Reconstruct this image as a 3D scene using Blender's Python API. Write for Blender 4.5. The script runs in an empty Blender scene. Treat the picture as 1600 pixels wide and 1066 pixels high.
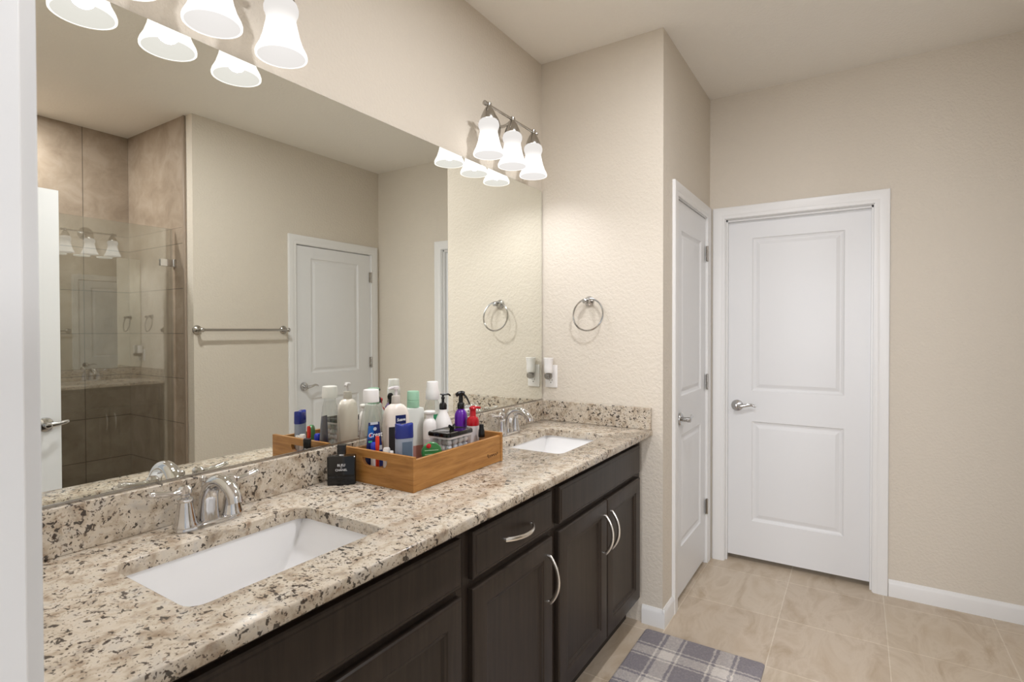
import bpy, bmesh, math, random
from mathutils import Vector, Matrix
PI = math.pi
random.seed(4)
S = bpy.context.scene
C = S.collection

# ------------------------------------------------------------------ camera, light, exposure
cam_d = bpy.data.cameras.new('camera')
cam = bpy.data.objects.new('camera', cam_d)
C.objects.link(cam)
S.camera = cam
YAW, PITCH, ROLL = .5682, -.0127, -.0020
fw = Vector((math.cos(PITCH) * math.cos(YAW), math.cos(PITCH) * math.sin(YAW), math.sin(PITCH)))
rt = Vector((math.sin(YAW), -math.cos(YAW), 0))
up = rt.cross(fw)
r2 = math.cos(ROLL) * rt + math.sin(ROLL) * up
u2 = r2.cross(fw)
cam.matrix_world = Matrix(((r2.x, u2.x, -fw.x, 0), (r2.y, u2.y, -fw.y, -1.398), (r2.z, u2.z, -fw.z, 1.3806), (0, 0, 0, 1)))
cam_d.sensor_fit = 'HORIZONTAL'
cam_d.sensor_width = 36
cam_d.lens = 36 * 845.796 / 1600
cam_d.shift_y = -5.2 / 1600
cam_d.clip_start = .02
cam_d.dof.use_dof = True
cam_d.dof.focus_distance = 2.0
cam_d.dof.aperture_fstop = 11

W = bpy.data.worlds.new('world')
S.world = W
W.use_nodes = True
W.node_tree.nodes['Background'].inputs['Color'].default_value = (.88, .93, 1, 1)
W.node_tree.nodes['Background'].inputs['Strength'].default_value = .25
S.view_settings.view_transform = 'Standard'
S.view_settings.look = 'None'
S.view_settings.gamma = 1
S.view_settings.use_curve_mapping = False
S.view_settings.exposure = 1.06

# daylight from the bedroom window behind the camera, coming in through the doorway
ld = bpy.data.lights.new('bedroom_daylight', 'AREA')
ld.shape = 'RECTANGLE'
ld.size, ld.size_y = 1.7, 1.2
ld.energy = 40
ld.color = (.97, .98, 1.03)
lo = bpy.data.objects.new('bedroom_daylight', ld)
lo.location = (-2.2, -1.22, 1.45)
lo.rotation_euler = (0, -PI / 2, 0)
C.objects.link(lo)
BULB_W = 1.9
SHADE_GLOW = .68

# ------------------------------------------------------------------ materials
def nt(name):
    m = bpy.data.materials.new(name)
    m.use_nodes = True
    t = m.node_tree
    return m, t, t.nodes, t.links, t.nodes['Principled BSDF']

def srgb(r, g, b):
    f = lambda c: (c / 255 / 12.92) if c / 255 <= .04045 else ((c / 255 + .055) / 1.055) ** 2.4
    return (f(r), f(g), f(b), 1)

def plain(name, col, rough=.5, metal=0, spec=.5, coat=0):
    m, t, N, L, b = nt(name)
    b.inputs['Base Color'].default_value = col if len(col) == 4 else (*col, 1)
    b.inputs['Roughness'].default_value = rough
    b.inputs['Metallic'].default_value = metal
    b.inputs['Specular IOR Level'].default_value = spec
    b.inputs['Coat Weight'].default_value = coat
    return m

def add_bump(t, b, scale, dist, detail=3, strength=1, w=1, ramp=None):
    N, L = t.nodes, t.links
    tc = N.new('ShaderNodeTexCoord')
    n = N.new('ShaderNodeTexNoise')
    n.inputs['Scale'].default_value = scale
    n.inputs['Detail'].default_value = detail
    L.new(tc.outputs['Object'], n.inputs['Vector'])
    h = n.outputs['Fac']
    if ramp:
        r = N.new('ShaderNodeMapRange')
        r.interpolation_type = 'SMOOTHSTEP'
        r.inputs['From Min'].default_value, r.inputs['From Max'].default_value = ramp
        L.new(h, r.inputs['Value'])
        h = r.outputs['Result']
    bp = N.new('ShaderNodeBump')
    bp.inputs['Distance'].default_value = dist
    bp.inputs['Strength'].default_value = strength
    L.new(h, bp.inputs['Height'])
    L.new(bp.outputs['Normal'], b.inputs['Normal'])
    return bp

def wall_paint(name, col, dist=.0007):
    m, t, N, L, b = nt(name)
    b.inputs['Base Color'].default_value = col
    b.inputs['Roughness'].default_value = .62
    b.inputs['Specular IOR Level'].default_value = .25
    add_bump(t, b, 80, dist, 2.5, 1, ramp=(.38, .64))
    return m

def ramp_node(N, stops, mode='LINEAR'):
    r = N.new('ShaderNodeValToRGB')
    r.color_ramp.interpolation = mode
    e = r.color_ramp.elements
    while len(e) > 1:
        e.remove(e[-1])
    e[0].position, e[0].color = stops[0]
    for p, c in stops[1:]:
        k = e.new(p)
        k.color = c
    return r

def mixc(N, L, fac, a, b_, blend='MIX'):
    m = N.new('ShaderNodeMix')
    m.data_type = 'RGBA'
    m.blend_type = blend
    for sock, v in ((m.inputs[0], fac), (m.inputs[6], a), (m.inputs[7], b_)):
        if isinstance(v, (int, float)):
            sock.default_value = v
        elif isinstance(v, tuple):
            sock.default_value = v
        else:
            L.new(v, sock)
    return m.outputs[2]

def noise(N, L, vec, scale, detail=4, rough=.55, dist=0):
    n = N.new('ShaderNodeTexNoise')
    n.inputs['Scale'].default_value = scale
    n.inputs['Detail'].default_value = detail
    n.inputs['Roughness'].default_value = rough
    n.inputs['Distortion'].default_value = dist
    L.new(vec, n.inputs['Vector'])
    return n

def maprange(N, L, v, a, b_, lo=0, hi=1):
    r = N.new('ShaderNodeMapRange')
    r.interpolation_type = 'SMOOTHSTEP'
    r.inputs['From Min'].default_value = a
    r.inputs['From Max'].default_value = b_
    r.inputs['To Min'].default_value = lo
    r.inputs['To Max'].default_value = hi
    L.new(v, r.inputs['Value'])
    return r.outputs['Result']

def math_node(N, L, op, a, b_=None):
    m = N.new('ShaderNodeMath')
    m.operation = op
    for s, v in ((m.inputs[0], a), (m.inputs[1], b_)):
        if v is None:
            continue
        if isinstance(v, (int, float)):
            s.default_value = v
        else:
            L.new(v, s)
    return m.outputs[0]

def granite():
    m, t, N, L, b = nt('granite')
    tc = N.new('ShaderNodeTexCoord')
    v = tc.outputs['Object']
    base = ramp_node(N, [(.30, srgb(148, 130, 110)), (.42, srgb(182, 168, 149)), (.54, srgb(202, 191, 174)), (.72, srgb(186, 179, 169))])
    L.new(noise(N, L, v, 26, 5, .6, .4).outputs['Fac'], base.inputs['Fac'])
    col = base.outputs['Color']
    # grey translucent quartz patches
    g = maprange(N, L, noise(N, L, v, 40, 3, .6, .6).outputs['Fac'], .56, .66)
    col = mixc(N, L, math_node(N, L, 'MULTIPLY', g, .55), col, srgb(160, 150, 138))
    # tan flecks
    ta = maprange(N, L, noise(N, L, v, 75, 3, .6, .8).outputs['Fac'], .60, .68)
    col = mixc(N, L, math_node(N, L, 'MULTIPLY', ta, .6), col, srgb(140, 116, 94))
    # dark specks gathered in loose clusters
    clus = maprange(N, L, noise(N, L, v, 7, 2, .5, .5).outputs['Fac'], .34, .64, 0, .075)
    mp = N.new('ShaderNodeMapping')
    mp.inputs['Rotation'].default_value = (.5, .4, .6)
    mp.inputs['Scale'].default_value = (1, .75, .85)
    L.new(v, mp.inputs['Vector'])
    n1 = noise(N, L, mp.outputs['Vector'], 88, 2.0, .5, .5).outputs['Fac']
    s1 = math_node(N, L, 'ADD', n1, clus)
    d1 = maprange(N, L, s1, .65, .69)
    col = mixc(N, L, math_node(N, L, 'MULTIPLY', d1, .88), col, srgb(46, 39, 36))
    n2 = noise(N, L, v, 170, 2, .5, .4).outputs['Fac']
    d2 = maprange(N, L, math_node(N, L, 'ADD', n2, clus), .655, .70)
    col = mixc(N, L, math_node(N, L, 'MULTIPLY', d2, .8), col, srgb(72, 58, 50))
    L.new(col, b.inputs['Base Color'])
    b.inputs['Roughness'].default_value = .16
    b.inputs['Specular IOR Level'].default_value = .25
    return m

def floor_tile():
    m, t, N, L, b = nt('floor_tile')
    tc = N.new('ShaderNodeTexCoord')
    mp = N.new('ShaderNodeMapping')
    mp.inputs['Location'].default_value = (-(1.984 - .4367 * 8), .655 + .431 * 12, 0)
    L.new(tc.outputs['Object'], mp.inputs['Vector'])
    br = N.new('ShaderNodeTexBrick')
    br.offset = 0
    br.squash = 1
    br.inputs['Scale'].default_value = 1
    br.inputs['Brick Width'].default_value = .4367
    br.inputs['Row Height'].default_value = .431
    br.inputs['Mortar Size'].default_value = .0028
    br.inputs['Mortar Smooth'].default_value = .1
    br.inputs['Color1'].default_value = srgb(200, 184, 164)
    br.inputs['Color2'].default_value = srgb(206, 191, 171)
    br.inputs['Mortar'].default_value = srgb(222, 209, 190)
    L.new(mp.outputs['Vector'], br.inputs['Vector'])
    v = tc.outputs['Object']
    mp2 = N.new('ShaderNodeMapping')
    mp2.inputs['Rotation'].default_value = (0, 0, .5)
    mp2.inputs['Scale'].default_value = (1, 2.2, 1)
    L.new(v, mp2.inputs['Vector'])
    n = noise(N, L, mp2.outputs['Vector'], 3.2, 7, .62, .9)
    rr = ramp_node(N, [(.32, srgb(214, 202, 184)), (.5, (1, 1, 1, 1)), (.68, srgb(232, 224, 212))])
    L.new(n.outputs['Fac'], rr.inputs['Fac'])
    col = mixc(N, L, .75, br.outputs['Color'], rr.outputs['Color'], 'MULTIPLY')
    L.new(col, b.inputs['Base Color'])
    b.inputs['Roughness'].default_value = .38
    bp = N.new('ShaderNodeBump')
    bp.inputs['Distance'].default_value = .0012
    bp.invert = True
    L.new(br.outputs['Fac'], bp.inputs['Height'])
    L.new(bp.outputs['Normal'], b.inputs['Normal'])
    return m

def shower_tile(name, u, u0, width, row, z0):
    """tile on a wall; u = 'X' or 'Y' horizontal axis"""
    m, t, N, L, b = nt(name)
    tc = N.new('ShaderNodeTexCoord')
    sp = N.new('ShaderNodeSeparateXYZ')
    L.new(tc.outputs['Object'], sp.inputs[0])
    cb = N.new('ShaderNodeCombineXYZ')
    L.new(math_node(N, L, 'ADD', sp.outputs[u], -u0 + width * 20), cb.inputs[0])
    L.new(math_node(N, L, 'ADD', sp.outputs['Z'], -z0 + row * 20), cb.inputs[1])
    br = N.new('ShaderNodeTexBrick')
    br.offset = 0
    br.inputs['Scale'].default_value = 1
    br.inputs['Brick Width'].default_value = width
    br.inputs['Row Height'].default_value = row
    br.inputs['Mortar Size'].default_value = .0025
    br.inputs['Mortar Smooth'].default_value = .1
    br.inputs['Color1'].default_value = srgb(160, 144, 127)
    br.inputs['Color2'].default_value = srgb(170, 154, 137)
    br.inputs['Mortar'].default_value = srgb(108, 96, 84)
    L.new(cb.outputs[0], br.inputs['Vector'])
    n = noise(N, L, tc.outputs['Object'], 7, 8, .66, .5)
    rr = ramp_node(N, [(.3, srgb(205, 198, 190)), (.5, srgb(238, 235, 230)), (.62, (1, 1, 1, 1)), (.75, srgb(255, 252, 248))])
    L.new(n.outputs['Fac'], rr.inputs['Fac'])
    L.new(mixc(N, L, .8, br.outputs['Color'], rr.outputs['Color'], 'MULTIPLY'), b.inputs['Base Color'])
    b.inputs['Roughness'].default_value = .42
    return m

def espresso():
    m, t, N, L, b = nt('espresso_wood')
    tc = N.new('ShaderNodeTexCoord')
    mp = N.new('ShaderNodeMapping')
    mp.inputs['Scale'].default_value = (40, 40, 2.5)
    L.new(tc.outputs['Object'], mp.inputs['Vector'])
    n = noise(N, L, mp.outputs['Vector'], 1.5, 5, .6, .3)
    r = ramp_node(N, [(.3, srgb(42, 35, 30)), (.7, srgb(57, 48, 41))])
    L.new(n.outputs['Fac'], r.inputs['Fac'])
    L.new(r.outputs['Color'], b.inputs['Base Color'])
    b.inputs['Roughness'].default_value = .36
    b.inputs['Specular IOR Level'].default_value = .25
    return m

def tray_wood():
    m, t, N, L, b = nt('tray_wood')
    tc = N.new('ShaderNodeTexCoord')
    mp = N.new('ShaderNodeMapping')
    mp.inputs['Scale'].default_value = (6, 6, 60)
    L.new(tc.outputs['Object'], mp.inputs['Vector'])
    n = noise(N, L, mp.outputs['Vector'], 1.2, 6, .6, .6)
    r = ramp_node(N, [(.25, srgb(134, 86, 38)), (.5, srgb(168, 117, 58)), (.75, srgb(190, 140, 80))])
    L.new(n.outputs['Fac'], r.inputs['Fac'])
    L.new(r.outputs['Color'], b.inputs['Base Color'])
    b.inputs['Roughness'].default_value = .4
    return m

def plaid():
    m, t, N, L, b = nt('plaid_pile')
    tc = N.new('ShaderNodeTexCoord')
    sp = N.new('ShaderNodeSeparateXYZ')
    L.new(tc.outputs['Object'], sp.inputs[0])
    D, Dd, Lt = (0, 0, 0, 1), (.12, .12, .12, 1), (1, 1, 1, 1)
    cols = []
    for ax, off in (('X', .06), ('Y', 0.0)):
        nd = noise(N, L, tc.outputs['Object'], 130 if ax == 'X' else 117, 3, .7).outputs['Fac']
        nd = math_node(N, L, 'MULTIPLY', math_node(N, L, 'SUBTRACT', nd, .5), .022)
        q = math_node(N, L, 'FRACT', math_node(N, L, 'MULTIPLY', math_node(N, L, 'ADD', math_node(N, L, 'ADD', sp.outputs[ax], 5.0 * .215 + off), nd), 1 / .215))
        r = ramp_node(N, [(0, D), (.27, Lt), (.31, D), (.36, Lt), (.64, D), (.70, Lt), (.74, D)], 'CONSTANT')
        L.new(q, r.inputs['Fac'])
        cols.append(r.outputs['Color'])
    mix = mixc(N, L, .5, cols[0], cols[1])
    n = noise(N, L, tc.outputs['Object'], 105, 4, .75)
    f = math_node(N, L, 'ADD', mix, math_node(N, L, 'MULTIPLY', math_node(N, L, 'SUBTRACT', n.outputs['Fac'], .5), .9))
    r = ramp_node(N, [(.0, srgb(156, 150, 155)), (.5, srgb(206, 198, 194)), (.92, srgb(244, 236, 228))])
    L.new(f, r.inputs['Fac'])
    L.new(r.outputs['Color'], b.inputs['Base Color'])
    b.inputs['Roughness'].default_value = .95
    b.inputs['Specular IOR Level'].default_value = .1
    bp = N.new('ShaderNodeBump')
    bp.inputs['Distance'].default_value = .010
    L.new(n.outputs['Fac'], bp.inputs['Height'])
    L.new(bp.outputs['Normal'], b.inputs['Normal'])
    return m

def clear(name, tint=(1, 1, 1, 1), refl=.10, rough=.03, grazing=.6):
    m = bpy.data.materials.new(name)
    m.use_nodes = True
    t = m.node_tree
    N, L = t.nodes, t.links
    N.remove(N['Principled BSDF'])
    o = N['Material Output']
    tr = N.new('ShaderNodeBsdfTransparent')
    tr.inputs['Color'].default_value = tint
    g = N.new('ShaderNodeBsdfGlossy')
    g.inputs['Roughness'].default_value = rough
    lw = N.new('ShaderNodeLayerWeight')
    lw.inputs['Blend'].default_value = .3
    mx = N.new('ShaderNodeMixShader')
    L.new(maprange(N, L, lw.outputs['Facing'], 0, 1, refl, grazing), mx.inputs[0])
    L.new(tr.outputs[0], mx.inputs[1])
    L.new(g.outputs[0], mx.inputs[2])
    L.new(mx.outputs[0], o.inputs['Surface'])
    return m

def milky(name, col, alpha):
    """frosted translucent plastic: part see-through, part diffuse"""
    m = bpy.data.materials.new(name)
    m.use_nodes = True
    t = m.node_tree
    N, L = t.nodes, t.links
    b = N['Principled BSDF']
    b.inputs['Base Color'].default_value = col
    b.inputs['Roughness'].default_value = .3
    b.inputs['Alpha'].default_value = alpha
    return m

def mirror_mat():
    m = bpy.data.materials.new('mirror_silver')
    m.use_nodes = True
    t = m.node_tree
    N, L = t.nodes, t.links
    N.remove(N['Principled BSDF'])
    g = N.new('ShaderNodeBsdfGlossy')
    g.inputs['Color'].default_value = (.92, .935, .885, 1)
    g.inputs['Roughness'].default_value = 0
    L.new(g.outputs[0], N['Material Output'].inputs['Surface'])
    return m

def shade_glass(name, glow, collar_glow):
    """lit opal glass: brightest round the bulb, dimmer at the collar"""
    m = bpy.data.materials.new(name)
    m.use_nodes = True
    t = m.node_tree
    N, L = t.nodes, t.links
    b = N['Principled BSDF']
    b.inputs['Base Color'].default_value = (.002, .002, .002, 1)
    b.inputs['Roughness'].default_value = .5
    b.inputs['Specular IOR Level'].default_value = 0
    b.inputs['Emission Color'].default_value = (1, .955, .91, 1)
    if collar_glow == glow:
        b.inputs['Emission Strength'].default_value = glow
    else:
        tc = N.new('ShaderNodeTexCoord')
        sp = N.new('ShaderNodeSeparateXYZ')
        L.new(tc.outputs['Object'], sp.inputs[0])
        L.new(maprange(N, L, sp.outputs['Z'], .060, .118, glow, collar_glow), b.inputs['Emission Strength'])
    return m

WALL = srgb(215, 206, 192)
M = dict(
    wall=wall_paint('wall_paint', WALL), ceil=wall_paint('ceiling_paint', srgb(240, 235, 226), .0006),
    white=plain('white_paint', srgb(228, 228, 228), .38), trim=plain('white_trim', srgb(232, 231, 229), .35),
    granite=granite(), floor=floor_tile(), esp=espresso(), toe=plain('toe_kick', srgb(38, 32, 28), .6),
    chrome=plain('chrome', (.72, .72, .73), .07, 1), greychrome=plain('grey_chrome', (.55, .545, .54), .16, 1), nickel=plain('brushed_nickel', (.80, .77, .72), .24, 1),
    satin=plain('satin_nickel', (.45, .43, .40), .24, 1),
    porc=plain('porcelain', srgb(236, 235, 234), .12), mirror=mirror_mat(),
    mirror_edge=plain('mirror_edge', srgb(120, 130, 120), .3), tray=tray_wood(), plaid=plaid(),
    glass=clear('shower_glass', (.94, .96, .945, 1), .22, 0, .8), dark=plain('dark_gap', srgb(30, 26, 22), .7),
    shade=shade_glass('opal_shade', SHADE_GLOW, .41), shade_in=shade_glass('opal_shade_inside', .40, .40),
    black=plain('black_plastic', srgb(16, 15, 16), .25), blackgloss=plain('black_gloss', srgb(14, 13, 13), .08),
    wplastic=plain('white_plastic', srgb(236, 233, 230), .3), cream=plain('pearl_plastic', srgb(232, 222, 212), .22),
    beige=plain('grey_beige_plastic', srgb(190, 182, 172), .35), mint=plain('mint_plastic', srgb(150, 192, 164), .35),
    purple=plain('purple_plastic', srgb(92, 28, 150), .2), red=plain('red_plastic', srgb(176, 16, 30), .25),
    pen=plain('red_orange_plastic', srgb(206, 52, 34), .25),
    navy=plain('navy_label', srgb(20, 34, 92), .3), blue=plain('blue_label', srgb(14, 86, 160), .3),
    royal=plain('blue_cap', srgb(34, 48, 130), .25), inkblue=plain('blue_gel_cap', srgb(46, 60, 190), .2),
    ink=plain('black_label', srgb(34, 32, 34), .35), whiteink=plain('white_ink', srgb(236, 236, 238), .4),
    redink=plain('red_ink', srgb(200, 30, 40), .4), greenink=plain('green_ink', srgb(70, 180, 130), .4),
    silver=plain('silver_ink', srgb(190, 196, 204), .3), burn=plain('burned_wood', srgb(58, 26, 10), .6),
    grey=plain('grey_blue_plastic', srgb(150, 160, 176), .35), slate=plain('slate_label', srgb(92, 110, 130), .4),
    green=plain('green_plastic', srgb(58, 128, 70), .3), palegreen=plain('pale_green_ink', srgb(180, 214, 176), .4),
    teal=plain('teal_plastic', srgb(28, 150, 148), .3), cotton=plain('cotton', srgb(236, 234, 234), .9),
    lilac=plain('lilac_plastic', srgb(150, 146, 190), .4),
    clearpl=clear('clear_plastic', (.93, .94, .93, 1), .08, .05, .55),
    boxpl=clear('clear_box_plastic', (.90, .92, .94, 1), .10, .06, .5),
    frost=milky('frosted_plastic', srgb(226, 228, 222), .86), frostpink=milky('pink_liquid', srgb(204, 150, 140), .9),
    frostw=milky('frosted_white', srgb(232, 226, 226), .82),
    amber=clear('refill_glass', (.60, .58, .55, 1), .18, .03, .6),
)

# ------------------------------------------------------------------ mesh helpers
def nb():
    return bmesh.new()

def box(bm, x0, x1, y0, y1, z0, z1):
    v = [bm.verts.new((x, y, z)) for z in (z0, z1) for y in (y0, y1) for x in (x0, x1)]
    for f in ((0, 2, 3, 1), (4, 5, 7, 6), (0, 1, 5, 4), (2, 6, 7, 3), (0, 4, 6, 2), (1, 3, 7, 5)):
        bm.faces.new([v[i] for i in f])

def loft(bm, rings, cap0=True, cap1=True, closed=True):
    R = [[bm.verts.new(p) for p in r] for r in rings]
    n = len(R[0])
    for a, b in zip(R, R[1:]):
        for i in range(n if closed else n - 1):
            j = (i + 1) % n
            bm.faces.new((a[i], a[j], b[j], b[i]))
    if cap0:
        bm.faces.new(R[0][::-1])
    if cap1:
        bm.faces.new(R[-1])
    return R

def frame_to(d):
    """matrix whose local Z is d"""
    return Vector(d).to_track_quat('Z', 'Y').to_matrix()

def lathe(bm, prof, loc=(0, 0, 0), axis=(0, 0, 1), seg=32, cap0=True, cap1=True):
    Q = frame_to(axis) if tuple(axis) != (0, 0, 1) else Matrix.Identity(3)
    L = Vector(loc)
    rings = [[L + Q @ Vector((r * math.cos(2 * PI * i / seg), r * math.sin(2 * PI * i / seg), z)) for i in range(seg)] for r, z in prof]
    loft(bm, rings, cap0, cap1)

def spline(pts, k=8):
    P = [Vector(p) for p in pts]
    out = []
    for i in range(len(P) - 1):
        p0, p1, p2, p3 = P[max(i - 1, 0)], P[i], P[i + 1], P[min(i + 2, len(P) - 1)]
        for j in range(k):
            t = j / k
            out.append(.5 * ((2 * p1) + (-p0 + p2) * t + (2 * p0 - 5 * p1 + 4 * p2 - p3) * t * t + (-p0 + 3 * p1 - 3 * p2 + p3) * t ** 3))
    out.append(P[-1])
    return out

def tube(bm, pts, rad, seg=14, closed=False, flat=None, cap=True):
    """sweep a circle (or ellipse: flat=(a,b) factors) along pts; rad a number or list of the same length"""
    P = [Vector(p) for p in pts]
    n = len(P)
    Rr = [rad] * n if isinstance(rad, (int, float)) else list(rad)
    if len(Rr) != n:
        Rr = [Rr[int(i / (n - 1) * (len(Rr) - 1))] + (Rr[min(int(i / (n - 1) * (len(Rr) - 1)) + 1, len(Rr) - 1)] - Rr[int(i / (n - 1) * (len(Rr) - 1))]) * ((i / (n - 1) * (len(Rr) - 1)) % 1) for i in range(n)]
    T = []
    for i in range(n):
        if closed:
            d = P[(i + 1) % n] - P[i - 1]
        else:
            d = P[min(i + 1, n - 1)] - P[max(i - 1, 0)]
        T.append(d.normalized())
    ref = Vector((0, 0, 1)) if abs(T[0].z) < .9 else Vector((1, 0, 0))
    nrm = (ref - T[0] * ref.dot(T[0])).normalized()
    rings = []
    fa, fb = flat or (1, 1)
    for i in range(n):
        nrm = (nrm - T[i] * nrm.dot(T[i])).normalized()
        bi = T[i].cross(nrm)
        rings.append([P[i] + Rr[i] * (fa * math.cos(2 * PI * k / seg) * nrm + fb * math.sin(2 * PI * k / seg) * bi) for k in range(seg)])
    if closed:
        rings.append(rings[0])
        loft(bm, rings, False, False)
        bmesh.ops.remove_doubles(bm, verts=bm.verts, dist=1e-6)
    else:
        loft(bm, rings, cap, cap)

def rrect(w, d, r, n=6, cx=0, cy=0):
    out = []
    for sx, sy, a0 in ((1, 1, 0), (-1, 1, PI / 2), (-1, -1, PI), (1, -1, 1.5 * PI)):
        for i in range(n + 1):
            a = a0 + i / n * PI / 2
            out.append((cx + sx * (w / 2 - r) + r * math.cos(a), cy + sy * (d / 2 - r) + r * math.sin(a)))
    return out

def sup(a, b, n, seg=48):
    out = []
    for i in range(seg):
        t = 2 * PI * i / seg
        c, s = math.cos(t), math.sin(t)
        out.append((a * math.copysign(abs(c) ** (2 / n), c), b * math.copysign(abs(s) ** (2 / n), s)))
    return out

def setp(o, label=None, cat=None, group=None, kind=None):
    if label:
        o['label'] = label
    if cat:
        o['category'] = cat
    if group:
        o['group'] = group
    if kind:
        o['kind'] = kind
    return o

def obj(name, bm, mat, parent=None, ang=35, bevel=0, loc=None, mats=None, seg=2):
    bmesh.ops.recalc_face_normals(bm, faces=bm.faces)
    me = bpy.data.meshes.new(name)
    bm.to_mesh(me)
    bm.free()
    for k in (mats or [mat]):
        me.materials.append(k)
    if ang:
        me.polygons.foreach_set('use_smooth', [True] * len(me.polygons))
        me.set_sharp_from_angle(angle=math.radians(ang))
    o = bpy.data.objects.new(name, me)
    C.objects.link(o)
    if parent:
        o.parent = parent
    if loc:
        o.location = loc
    if bevel:
        md = o.modifiers.new('edges', 'BEVEL')
        md.width = bevel
        md.segments = seg
        md.limit_method = 'ANGLE'
        md.angle_limit = math.radians(40)
        md.harden_normals = False
    return o

def thing(name, label, cat, loc=(0, 0, 0), rotz=0, group=None):
    o = bpy.data.objects.new(name, None)
    o.empty_display_size = .05
    C.objects.link(o)
    o.location = loc
    o.rotation_euler = (0, 0, rotz)
    return setp(o, label, cat, group)

def struct(name, bm, mat, parent=None, **k):
    o = obj(name, bm, mat, parent, **k)
    o['kind'] = 'structure'
    return o

def dup(root, loc, rotz, label):
    r = root.copy()
    C.objects.link(r)
    r.location = loc
    r.rotation_euler = (0, 0, rotz)
    r['label'] = label
    for ch in list(root.children):
        c = ch.copy()
        C.objects.link(c)
        c.parent = r
        for g in list(ch.children):
            d = g.copy()
            C.objects.link(d)
            d.parent = c
    return r

def text(name, s, size, loc, right, upv, mat, parent, shear=0, ext=.0002, bold=0, sx=1):
    cu = bpy.data.curves.new(name, 'FONT')
    cu.body = s
    cu.size = size
    cu.align_x = 'CENTER'
    cu.align_y = 'CENTER'
    cu.extrude = ext
    cu.shear = shear
    cu.offset = bold
    cu.resolution_u = 3
    tmp = bpy.data.objects.new(name, cu)
    C.objects.link(tmp)
    bpy.context.view_layer.update()
    me = bpy.data.meshes.new_from_object(tmp.evaluated_get(bpy.context.evaluated_depsgraph_get()))
    bpy.data.objects.remove(tmp)
    bpy.data.curves.remove(cu)
    me.materials.clear()
    me.materials.append(mat)
    o = bpy.data.objects.new(name, me)
    C.objects.link(o)
    o.parent = parent
    r, u = Vector(right).normalized(), Vector(upv).normalized()
    n = r.cross(u)
    r = r * sx
    o.matrix_local = Matrix(((r.x, u.x, n.x, loc[0]), (r.y, u.y, n.y, loc[1]), (r.z, u.z, n.z, loc[2]), (0, 0, 0, 1)))
    return o

# ------------------------------------------------------------------ room shell
L_, WE, F_, H, OPP, NEAR = 2.48, .6414, 3.413, 2.77, 2.192, .143
ZK, ZS = .9184, 1.0198
CAS_T = .015

bm = nb(); box(bm, -2.6, 3.7, -3.2, .25, -.05, 0); struct('floor', bm, M['floor'])
bm = nb(); box(bm, .0, 3.7, -3.2, .25, H, H + .06); struct('ceiling', bm, M['ceil'])
bm = nb(); box(bm, .02, L_ + .1, 0, .1, 0, H); struct('wall_left', bm, M['wall'])
bm = nb(); box(bm, L_, L_ + .1, -WE, 0, 0, H); struct('wall_end', bm, M['wall'])

def wall_with_door(name, axis, plane0, plane1, a0, a1, d0, d1, dz, mat, mats=None):
    bm = nb()
    for s0, s1, z0, z1 in ((a0, d0, 0, H), (d1, a1, 0, H), (d0, d1, dz, H)):
        if s1 - s0 < 1e-4:
            continue
        if axis == 'x':
            box(bm, s0, s1, plane0, plane1, z0, z1)
        else:
            box(bm, plane0, plane1, s0, s1, z0, z1)
    return struct(name, bm, mat)

wall_with_door('wall_closet', 'x', -WE, -WE + .1, L_ + .1, F_, 2.690, 3.317, 2.044, M['wall'])
wall_with_door('wall_far', 'y', F_, F_ + .12, -OPP - .1, -WE + .1, -1.468, -.730, 2.044, M['wall'])
wall_with_door('wall_right', 'x', -OPP - .1, -OPP, 1.823, F_, 2.568, 3.322, 2.044, M['wall'])
wall_with_door('wall_near', 'y', NEAR - .12, NEAR, -3.15, 0, -1.752, -.871, 2.044, M['wall'])

# closets and rooms behind the shut doors
for nm, b_ in (('wall_closet_back', (2.6, 3.41, -.30, -.24, 0, H)), ('wall_hall', (3.75, 3.8, -1.7, -.5, 0, H)), ('wall_room', (2.4, 3.41, -2.62, -2.56, 0, H))):
    bm = nb(); box(bm, *b_); struct(nm, bm, M['wall'])

# shower alcove
TU = shower_tile('shower_tile_rear', 'X', 1.54, .60, .2925, .49)
TUu = shower_tile('shower_tile_rear_top', 'X', 1.54, .60, .9, 2.055)
TS = shower_tile('shower_tile_side', 'Y', -3.05, .60, .2925, .49)
TSu = shower_tile('shower_tile_side_top', 'Y', -3.05, .85, .9, 2.055)
ST = 1.812

def tiled(name, b_, lo, hi):
    bm = nb()
    x0, x1, y0, y1 = b_
    box(bm, x0, x1, y0, y1, 0, 2.055)
    n = len(bm.faces)
    box(bm, x0, x1, y0, y1, 2.055, H)
    bm.faces.ensure_lookup_table()
    for f in bm.faces[n:]:
        f.material_index = 1
    return struct(name, bm, lo, mats=[lo, hi])

tiled('wall_shower_rear', (.3, 1.95, -3.15, -3.05), TU, TUu)
tiled('wall_shower_side', (ST, ST + .14, -3.05, -2.292), TS, TSu)
tiled('wall_shower_near', (.2, .3, -3.05, -2.25), TS, TSu)
bm = nb(); box(bm, .143, .3, -2.25, -2.192, 0, H); struct('wall_shower_return', bm, M['wall'])
bm = nb(); box(bm, 1.808, 1.823, -2.292, -2.268, 0, H); struct('trim_9', bm, plain('bullnose_tile', srgb(150, 134, 118), .4), bevel=.003)
bm = nb(); box(bm, .3, ST, -2.46, -2.34, 0, .1); struct('trim_10', bm, TU, bevel=.006)

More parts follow.
